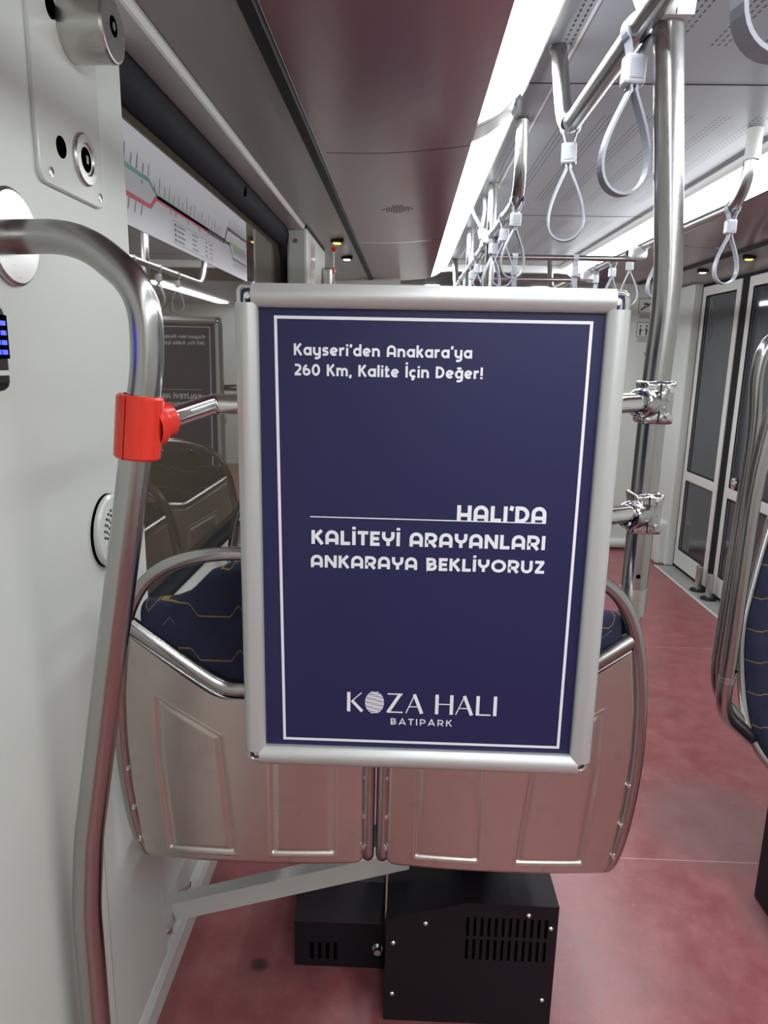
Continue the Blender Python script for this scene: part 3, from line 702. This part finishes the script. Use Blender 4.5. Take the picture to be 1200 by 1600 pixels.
for k, y in enumerate((3.62, 3.9, 4.3, 4.65)): strap(RX, y, RZ, .0185, ('first', 'second', 'third', 'fourth')[k] + ' small hand strap past the far vertical pole, above poster', .2 * (k % 3 - 1))
strap(1.030, 2.44, RZ, .0185, 'hand strap on the right rail in front of maroon ceiling', .1, .0)
strap(1.010, 3.03, RZ, .0185, 'hand strap half hidden behind the right pole', .25, .02)
strap(1.007, 3.42, RZ, .0185, 'hand strap right above the poster top right corner', -.15, -.05)
strap(1.005, 3.68, RZ, .0185, 'hand strap second from the right above the poster', .2, .02)
strap(1.003, 3.98, RZ, .0185, 'hand strap third from the right above the poster', 1.2, .0)
strap(.462, 3.25, 1.89, .012, 'left one of two straps on the nearer crosswise bar', PI / 2)
strap(.725, 3.25, 1.89, .012, 'right one of two straps on the nearer crosswise bar', PI / 2)

# ------------------------------------------------------------------ fittings on the left wall
t = thing('lock_plate', 'gloss grey plate with steel knob at the top left', 'wall plate', (-.52, 1.15, 1.68))
pl = rrect(1.038, 1.248, 1.682, 2.06, .018, 5)
m = MB('panel_gloss')
A = [m.v(-.5198, y, z) for y, z in pl]; cy0, cz0 = 1.143, 1.871
B = [m.v(-.515, y, z) for y, z in pl]; C = [m.v(-.513, y + (cy0 - y) * .018, z + (cz0 - z) * .01) for y, z in pl]
for P, Q in ((A, B), (B, C)):
    for k in range(len(pl)): m.f([P[k], P[(k + 1) % len(pl)], Q[(k + 1) % len(pl)], Q[k]], True)
m.f([m.v(-.513, v.co.y, v.co.z) for v in C], False); pl_ = m.build('plate', t)
m = MB('steel'); m.lathe([(.0455, 0), (.0455, .062), (.044, .066), (.041, .0665), (0, .0665)], (-.513, 1.160, 1.918), (1, 0, 0), 40)
m.use('slot').cyl((-.4468, 1.160, 1.922), (-.4462, 1.160, 1.922), .014, 20); m.use('steel').cyl((-.4465, 1.160, 1.922), (-.4455, 1.160, 1.922), .006, 8); m.build('knob', t)
m = MB('steel'); m.lathe([(.0385, 0), (.0385, .003), (.036, .006), (.024, .0065), (.022, .004), (.018, .004)], (-.513, 1.180, 1.744), (1, 0, 0), 32)
m.use('slot').cyl((-.513, 1.180, 1.744), (-.509, 1.180, 1.744), .0185, 20); m.use('chrome').box(-.511, -.507, 1.176, 1.184, 1.738, 1.750); m.build('key_rosette', t)
for y, z in ((1.103, 1.923), (1.105, 1.742)):
    m = MB('slot'); m.lathe([(.015, 0), (.015, .0012), (.010, .0012)], (-.513, y, z), (1, 0, 0), 20); m.cyl((-.513, y, z), (-.5125, y, z), .013, 20); m.build('plug_hole', pl_)
for y, z in ((1.068, 1.700), (1.232, 1.700)):
    m = MB('chrome'); m.lathe([(.0068, 0), (.0068, .0015), (.003, .002), (.003, .0005), (0, .0005)], (-.513, y, z), (1, 0, 0), 16); m.build('screw', pl_)
t = thing('wall_speaker', 'round white perforated speaker grille low on the left wall', 'speaker', (-.52, 1.19, 1.144))
m = MB('slot'); m.cyl((-.5205, 1.19, 1.144), (-.5155, 1.19, 1.144), .0650, 40); m.build('backing_shadow', t)  # black disc; its rim past the grille paints the thin shadow around it
m = MB('panel_gloss'); m.lathe([(.064, .004), (.064, .010), (.060, .0135), (0, .0145)], (-.52, 1.19, 1.144), (1, 0, 0), 40)
m.use('slot')
for ring, n_ in ((.008, 5), (.016, 9), (.024, 14), (.032, 18), (.040, 23)):
    for k in range(n_):
        if (k * 7 + n_) % 9 == 0: continue
        a = 2 * PI * k / n_ + ring * 40; y, z = 1.19 + ring * math.cos(a), 1.144 + ring * math.sin(a); m.cyl((-.507, y, z), (-.50525, y, z), .0024, 8)
m.build('grille', t)
t = thing('wall_handset', 'black device with blue lights at the left picture edge', 'device', (-.52, .83, 1.40))
m = MB('black'); m.box(-.5195, -.492, .79, .884, 1.40, 1.505, .012, seg=3); m.build('body', t)
m = MB('slot', 'led'); m.use('slot').box(-.4925, -.4905, .80, .878, 1.44, 1.492)
m.use('led')
for k in range(4):
    for j in range(5): m.box(-.4906, -.4898, .806 + j * .0140, .817 + j * .0140, 1.445 + k * .0115, 1.4505 + k * .0115)
m.build('display', t)
m = MB('panel')
m.box(-.4925, -.4912, .82, .874, 1.420, 1.426); m.build('caption', t)

# route map stuck on the window glass
m = MB('map'); X0 = XL - .0275; y0, y1, z0, z1 = 1.378, 2.575, 1.702, 1.897
m.box(X0, X0 + .0012, y0, y1, z0, z1); F3 = lambda u, v, d: (X0 + .0012 + d, u, v)
def ln_(mk, pts, wd): m.use(mk); m.stroke(pts, wd * 1.8, F3, .0004)
ln_('map_green', [(1.38, 1.815), (1.62, 1.815), (1.675, 1.793), (2.28, 1.793)], .0055)
ln_('map_red', [(1.38, 1.762), (1.625, 1.762), (1.665, 1.788), (2.28, 1.788)], .0055)
ln_('map_ink', [(1.675, 1.7925), (2.27, 1.7925)], .0025)
ln_('map_grey', [(2.27, 1.79), (2.31, 1.835), (2.565, 1.835)], .0055); ln_('map_red', [(2.31, 1.831), (2.565, 1.831)], .0018)
ln_('map_lime', [(2.30, 1.79), (2.36, 1.795), (2.55, 1.795)], .005); ln_('map_ink', [(2.28, 1.79), (2.33, 1.79), (2.37, 1.752), (2.565, 1.752)], .0035)
for k in range(26): 
    yk = 1.385 + k * .0335; zz = 1.822 if yk < 1.63 else 1.80; L_ = (.020, .031, .024, .035, .017, .027)[(k * 5) % 6]
    ln_('map_grey', [(yk, zz), (yk + .008, zz + L_)], .0022)
for k in range(6): ln_('map_grey', [(1.395 + k * .036, 1.756), (1.385 + k * .036, 1.733)], .0022)
for k in range(15): ln_('map_grey', [(2.32 + k * .0165, 1.841), (2.326 + k * .0165, 1.858 + .006 * (k % 3))], .0018)
for k in range(12): ln_('map_grey', [(2.385 + k * .015, 1.789), (2.380 + k * .015, 1.770 - .004 * (k % 2))], .0018); ln_('map_grey', [(2.385 + k * .015, 1.747), (2.380 + k * .015, 1.728)], .0018)
for yk in (1.44, 1.475, 1.58, 1.76, 1.80, 1.90, 2.0): ln_('map_ink', [(yk, 1.807 if yk < 1.6 else 1.782), (yk, 1.797 if yk < 1.6 else 1.772)], .003)
m.use('map_ink')
for k in range(7): m.stroke([(2.08 + k * .027, 1.787), (2.098 + k * .027, 1.787)], .011, F3, .0006)
m.stroke([(1.77, 1.762), (2.13, 1.762), (2.13, 1.712), (1.77, 1.712)], .0012, F3, .0004, True)
for j in range(4):
    zj = 1.754 - j * .0115
    ln_('map_ink', [(1.785, zj), (1.800, zj)], .004); ln_('map_grey', [(1.806, zj), (1.87 - .008 * (j % 2), zj)], .0022); ln_('map_grey', [(1.93, zj), (1.985 - .01 * (j % 3), zj)], .0018); ln_('map_grey', [(2.05, zj), (2.075, zj)], .0018); ln_('map_grey', [(2.095, zj), (2.12, zj)], .0018)
tag(m.build('route_map', origin=(X0, 2.0, 1.70)), 'long white route map sticker with coloured lines on the window', 'map')

# emergency lever on the pillar, spotlights
t = thing('emergency_lever', 'red emergency lever with grey box beside the ceiling spotlights', 'lever', (-.447, 3.86, 1.80))
m = MB('steel'); m.box(-.448, -.395, 3.80, 3.90, 1.80, 1.90, .012, seg=3); m.build('housing', t)
m = MB('red_clamp'); m.box(-.394, -.384, 3.83, 3.87, 1.875, 1.905, .004); m.build('red_catch', t); m = MB('red_clamp'); m.lathe([(0, -.014), (.010, -.01), (.0145, 0), (.010, .010), (0, .014)], (-.392, 3.85, 1.995), (0, 0, 1), 16); m.build('red_handle', t)
m = MB('panel_gloss'); m.cyl((-.392, 3.85, 1.80), (-.392, 3.85, 1.985), .004, 10); m.box(-.395, -.388, 3.842, 3.858, 1.81, 1.86, .002); m.build('rod', t)
m = MB('panel_gloss'); m.box(-.4478, -.4465, 3.36, 3.52, 1.66, 1.965); m.use('red_clamp'); random.seed(3)
zz = 1.69
while zz < 1.93:
    hgt = random.choice((.006, .010, .004)); m.box(-.4466, -.4460, 3.395 + random.uniform(0, .004), 3.405 + random.uniform(0, .01), zz, zz + hgt); zz += hgt + .005
m.use('map_ink')
for k in range(16): m.box(-.4466, -.4460, 3.445, 3.452, 1.70 + k * .015, 1.709 + k * .015)
tag(m.build('notice', origin=(-.447, 3.44, 1.66)), 'narrow notice with vertical red lettering on the pillar', 'sign')
def spot(x, y, z, colour, label):
    t = thing('spotlight', label, 'ceiling spotlight', (x, y, z), 'small round ceiling spotlights')
    m = MB('dark'); m.lathe([(.034, .03), (.034, -.004), (.028, -.012), (.024, -.012), (.024, -.006)], (x, y, z), (0, 0, 1), 24); m.build('rim', t)
    m = MB(colour); m.lathe([(.024, -.009), (.016, -.016), (0, -.018)], (x, y, z), (0, 0, 1), 24); m.build('lens', t)
spot(-.362, 3.72, 2.018, 'spot_yellow', 'yellow ceiling spotlight beside the red emergency lever')
spot(-.362, 4.32, 2.018, 'spot_white', 'white ceiling spotlight past the red emergency lever')
spot(1.815, 4.02, 2.014, 'spot_yellow', 'yellow ceiling spotlight above the right-hand doors')
spot(1.815, 4.62, 2.014, 'spot_white', 'white ceiling spotlight above the right-hand doors')
for side in (-1, 1):
    f_ = (lambda x: x) if side < 0 else (lambda x: 2 * CX - x)
    for k, y in enumerate((1.885, 2.56, 3.54, 4.2, 4.9)):
        m = MB('chrome'); m.lathe([(0, -.013), (.009, -.011), (.012, -.004), (.012, .02)], (f_(.10), y, 2.066), (0, 0, 1), 16)
        tag(m.build('ceiling_bolt', origin=(f_(.10), y, 2.066)), ('nearest', 'second', 'third', 'fourth', 'farthest')[k] + ' round chrome bolt in the maroon ceiling panel ' + ('left' if side < 0 else 'right') + ' of the strips', 'bolt', 'chrome ceiling bolts')
m = MB('slot'); random.seed(8)
for i in range(-7, 8):
    for j in range(-2, 3):
        if abs(i) * .3 + abs(j) * .8 > 2.3: continue
        x, y = -.05 + i * .0085, 2.99 + j * .03 + (.012 if i % 2 else 0); s_ = (.163 - x) / .425; z = 2.052 - .024 * s_ - .010 * math.sin(PI * s_)
        m.box(x - .0022, x + .0022, y - .008, y + .008, z - .0008, z + .001)
tag(m.build('ceiling_speaker', origin=(-.05, 2.99, 2.09)), 'small perforated speaker pattern in the maroon ceiling', 'speaker')

# ------------------------------------------------------------------ under the seats
t = thing('support_beam', 'pale square beam bolted to the wall under the seats', 'beam', (-.54, 1.5, .13))
m = MB('trim'); a = Vector((-.528, 1.46, .130)); b = Vector((.03, 1.42, .331)); d = (b - a).normalized(); sd = d.cross(Vector((0, 0, 1))).normalized() * .02; u2 = sd.cross(d).normalized() * .023
m.hexa([tuple(p + s_ * sd - u2) for p, s_ in ((a, -1), (b, -1), (b, 1), (a, 1))] + [tuple(p + s_ * sd + u2) for p, s_ in ((a, -1), (b, -1), (b, 1), (a, 1))]); m.build('beam', t)
m = MB('trim'); m.prism(rrect(1.375, 1.575, .087, .19, .03, 5), .009, lambda u, v, d: (-.5395 + d, u, v)); wp = m.build('wall_plate', t)
for y in (1.402, 1.55):
    m = MB('chrome'); m.cyl((-.531, y, .115), (-.521, y, .115), .009, 6); m.build('bolt', wp)
def screw(t, x, y, z, r=.0055):
    m = MB('chrome'); m.lathe([(r, .0), (r, .002), (r * .5, .0045), (0, .0045)], (x, y, z), (0, -1, 0), 12); m.build('screw', t)
t = thing('heater_box', 'large black slotted metal box on the floor under the seats', 'box', (.17, 1.45, 0), 'black boxes under the seats')
m = MB('black'); m.prism([(-.014, 0), (.356, 0), (.357, .311), (.157, .313), (-.012, .262)], .32, lambda u, v, d: (u, 1.30 + d, v))
m.prism([(-.013, .2605), (.157, .3115), (.357, .3095), (.357, .3125), (.157, .3145), (-.013, .2635)], .003, lambda u, v, d: (u, 1.298 + d, v)); t = m.build('casing', t)
for r_, (za, zb) in enumerate(((.232, .278), (.172, .222))):
    for k in range(12):
        x = .164 + k * .0153; m = MB('slot'); m.box(x - .0028, x + .0028, 1.2975, 1.302, za, zb, .0015); m.build('vent_slot', t)
for x, z in ((.004, .205), (.073, .258), (.293, .288), (.342, .258), (.004, .072), (.335, .072)): screw(t, x, 1.30, z)
t = thing('heater_box', 'smaller black box set back at left of the large one', 'box', (-.13, 1.55, 0), 'black boxes under the seats')
m = MB('black'); m.prism([(1.435, 0), (1.435, .125), (1.50, .187), (1.72, .187), (1.72, 0)], .215, lambda u, v, d: (-.234 + d, u, v)); t = m.build('casing', t)
for k in range(4): m = MB('slot'); x = -.192 + k * .019; m.box(x - .004, x + .004, 1.4325, 1.437, .022, .068, .0015); m.build('vent_slot', t)
m = MB('chrome'); m.cyl((-.033, 1.436, .06), (-.033, 1.418, .06), .009, 6); m.lathe([(.013, 0), (.013, .003), (.009, .003)], (-.033, 1.435, .06), (0, -1, 0), 14); m.build('bolt', t)

# ------------------------------------------------------------------ right-hand seat, its box and handles
t = thing('tram_seat', 'navy patterned seat facing the camera at the right edge', 'seat', (1.16, 1.75, .36))
E_ = [(1.09, 1.87, 1.135), (1.02, 1.865, 1.10), (.985, 1.86, 1.06), (.967, 1.85, 1.0), (.931, 1.82, .849), (.912, 1.80, .765), (.915, 1.78, .646), (.927, 1.74, .519), (.950, 1.72, .466), (.979, 1.70, .424), (1.03, 1.69, .392), (1.09, 1.685, .376)]
for _ in range(2):
    o_ = [E_[0]]
    for a, b in zip(E_, E_[1:]): o_ += [tuple(p * .75 + q * .25 for p, q in zip(a, b)), tuple(p * .25 + q * .75 for p, q in zip(a, b))]
    o_.append(E_[-1]); E_ = o_
N = 30
def sheet(m, dy, bulge, ins):
    g = []
    for x0, y, z in E_:
        row = []
        for i in range(N + 1):
            u = i / N; x = x0 + ins + (2.32 - 2 * x0 - 2 * ins) * u; e = min(u, 1 - u) * (2.32 - 2 * x0)
            row.append(m.v(x, y + dy - bulge * math.sqrt(max(0, 1 - (1 - min(1, e / .05)) ** 2)), z))
        g.append(row)
    for A, B in zip(g, g[1:]):
        for i in range(N): m.f([A[i], A[i + 1], B[i + 1], B[i]], True)
    return g
m = MB('fabric'); sheet(m, 0, .03, .008); m.build('upholstery', t)
m = MB('shell'); g1 = sheet(m, .012, 0, .004); g2 = sheet(m, .06, 0, .02)
for A, B, C, D in zip(g1, g1[1:], g2, g2[1:]):
    m.f([A[0], B[0], D[0], C[0]], True); m.f([A[N], B[N], D[N], C[N]], True)
m.build('shell', t)
m = MB('tube'); m.tube(E_ + [(2.32 - x, y, z) for x, y, z in reversed(E_)], .0118, 14, closed=True); m.build('tube_frame', t)
t = thing('heater_box', 'black box on the floor under the seat at right edge', 'box', (1.2, 1.58, 0), 'black boxes under the seats')
m = MB('black'); m.box(1.010, 1.42, 1.40, 1.729, .0, .362, .004); t = m.build('casing', t); screw(t, 1.03, 1.40, .05)
t = thing('seat_handle', 'looped steel handle rising beside the right-hand seat', 'handle', (.86, 1.74, .47))
m = MB('tube'); m.tube(fillet([(.935, 1.745, .505), (.845, 1.745, .60), (.834, 1.745, .68), (.840, 1.745, .90), (.852, 1.745, 1.30), (.838, 1.745, 1.43), (.852, 1.745, 1.51), (.96, 1.80, 1.53), (1.02, 1.90, 1.45), (1.03, 1.90, 1.12)], [.06, .04, .06, .06, .07, .05, .08, .08], 8), .0155, 16)
m.build('tube', t)
t = thing('grab_pole', 'leaning steel pole beside the right-hand seat, reaching the rail', 'pole', (.86, 1.68, .56))
m = MB('tube'); m.tube(fillet([(.950, 1.735, .475), (.828, 1.68, .585), (.833, 1.68, .70), (.838, 1.68, 1.34), (1.03, 1.68, 1.94), (1.03, 1.68, 2.15)], [.06, .05, .25, .05], 8), .019, 18); m.build('tube', t)
m = MB('steel'); m.cyl((.8325, 1.68, .665), (.8327, 1.68, .680), .0204, 16); m.use('slot').cyl((.845, 1.664, .70), (.845, 1.6635, .70), .004, 10); m.build('collar', t)

# ------------------------------------------------------------------ doors on the right
def leaf(n_, y0, y1, label):
    t = bpy.data.objects.new(n_, None); COL.objects.link(t); t.location = (XR, (y0 + y1) / 2, 0); tag(t, label, 'door', kind='structure')
    m = MB('trim'); X0, X1 = XR - .018, XR + .012; zb, zm, zt = .11, .685, 1.90; fw = .055
    m.box(X0, X1, y0, y0 + fw, .03, 1.955, .004); m.box(X0, X1, y1 - fw, y1, .03, 1.955, .004)
    for a, b in ((.03, .15), (zm - .032, zm + .032), (1.895, 1.955)): m.box(X0 + .0005, X1 - .0005, y0 + fw - .004, y1 - fw + .004, a, b, .003)
    m.build('frame', t)
    m = MB('door_glass'); m.box(XR - .004, XR + .004, y0 + fw - .01, y1 - fw + .01, .14, .66); m.build('lower_pane', t)
    m = MB('door_glass'); m.box(XR - .004, XR + .004, y0 + fw - .01, y1 - fw + .01, .71, 1.90); m.build('upper_pane', t)
    m = MB('gasket')
    for a, b in ((.15, .653), (.717, 1.895)): m.tube(rrect(y0 + fw, y1 - fw, a, b, .012, 3) and [(XR - .012, y, z) for y, z in rrect(y0 + fw, y1 - fw, a, b, .012, 3)], .005, 6, closed=True)
    m.build('pane_seal', t); return t
leaf('door_1', 4.445, 5.0, 'far leaf of the white-framed glass tram door')
L2 = leaf('door_2', 3.62, 4.345, 'near leaf of the white-framed glass tram door, partly behind the handle')
m = MB('chrome'); m.lathe([(.034, 0), (.034, .008), (.022, .013), (.012, .013), (.010, .018), (0, .018)], (XR - .018, 4.22, .755), (-1, 0, 0), 24); m.build('lock', L2)
m = MB('gasket'); m.box(XR - .012, XR + .02, 4.345, 4.445, .02, 1.975, .004); m.box(XR - .006, XR + .02, 5.0, 5.04, .0, 1.975); m.box(XR - .008, XR + .03, 3.3, 5.04, 1.955, 1.98); m.box(XR - .006, XR + .03, 3.30, 5.04, .006, .03); m.box(XR - .006, XR + .02, 3.56, 3.62, .03, 1.955)
struct(m, 'trim_6', 'black rubber seals around and between the door leaves')
m = MB('panel'); m.box(XR - .012, XR + .03, 3.30, 3.56, .03, 1.955); struct(m, 'trim_7', 'pale door pocket panel at the near side of the doors')
for k, y in enumerate((4.28, 4.45)):
    t = thing('door_guide', ('nearer' if k == 0 else 'farther') + ' short steel guide post at the foot of the doors', 'guide post', (1.94, y, .006), 'door guide posts')
    m = MB('steel'); m.box(1.925, 1.955, y - .022, y + .022, .012, .17, .005); m.build('post', t)
    m = MB('black'); m.lathe([(.05, 0), (.048, .007), (.03, .009), (0, .009)], (1.94, y, .0062), (0, 0, 1), 20); m.build('foot', t)

# signs and handle on the far cross wall
def sign(z, label, kind):
    m = MB('panel_gloss'); x0, x1, y = 1.715, 1.825, 5.4995
    m.box(x0, x1, y - .0012, y, z - .075, z + .075); F3 = lambda u, v, d: (u, y - .0012 - d, v)
    m.use('map_grey'); m.stroke([(x0 + .003, z + .072), (x1 - .003, z + .072), (x1 - .003, z - .03), (x0 + .003, z - .03)], .004, F3, .0004, True)
    m.use('map_ink')
    if kind: 
        m.stroke([(x0 + .02, z - .008), (x0 + .055, z + .018)], .012, F3, .0006); m.stroke([(x0 + .04, z + .036), (x0 + .085, z + .03)], .018, F3, .0006); m.stroke([(x0 + .085, z + .028), (x0 + .055, z + .01)], .008, F3, .0007)
    else:
        for xx in (.03, .075): m.stroke([(x0 + xx, z - .02), (x0 + xx, z + .03)], .013, F3, .0006); m.stroke([(x0 + xx, z + .038), (x0 + xx, z + .052)], .012, F3, .0006)
        m.stroke([(x0 + .02, z + .01), (x0 + .05, z + .015)], .006, F3, .0007); m.stroke([(x0 + .062, z + .02), (x0 + .095, z + .005)], .006, F3, .0007)
    m.use('map_grey')
    for k in range(3): m.stroke([(x0 + .012, z - .043 - k * .011), (x1 - .012 - .01 * (k % 2), z - .043 - k * .011)], .0045, F3, .0004)
    tag(m.build('pictogram_sign', origin=(1.77, y, z - .075)), label, 'sign', 'pictogram signs')
sign(1.845, 'upper pictogram sign on the far cross wall, showing a hand', 1)
sign(1.675, 'lower pictogram sign on the far cross wall, showing two figures', 0)
m = MB('tube'); m.tube(fillet([(1.80, 5.499, 1.02), (1.80, 5.44, 1.04), (1.80, 5.44, 1.50), (1.80, 5.499, 1.52)], .04), .012, 12)
tag(m.build('grab_rail', origin=(1.80, 5.499, 1.02)), 'thin vertical grab handle on the far cross wall', 'handle')
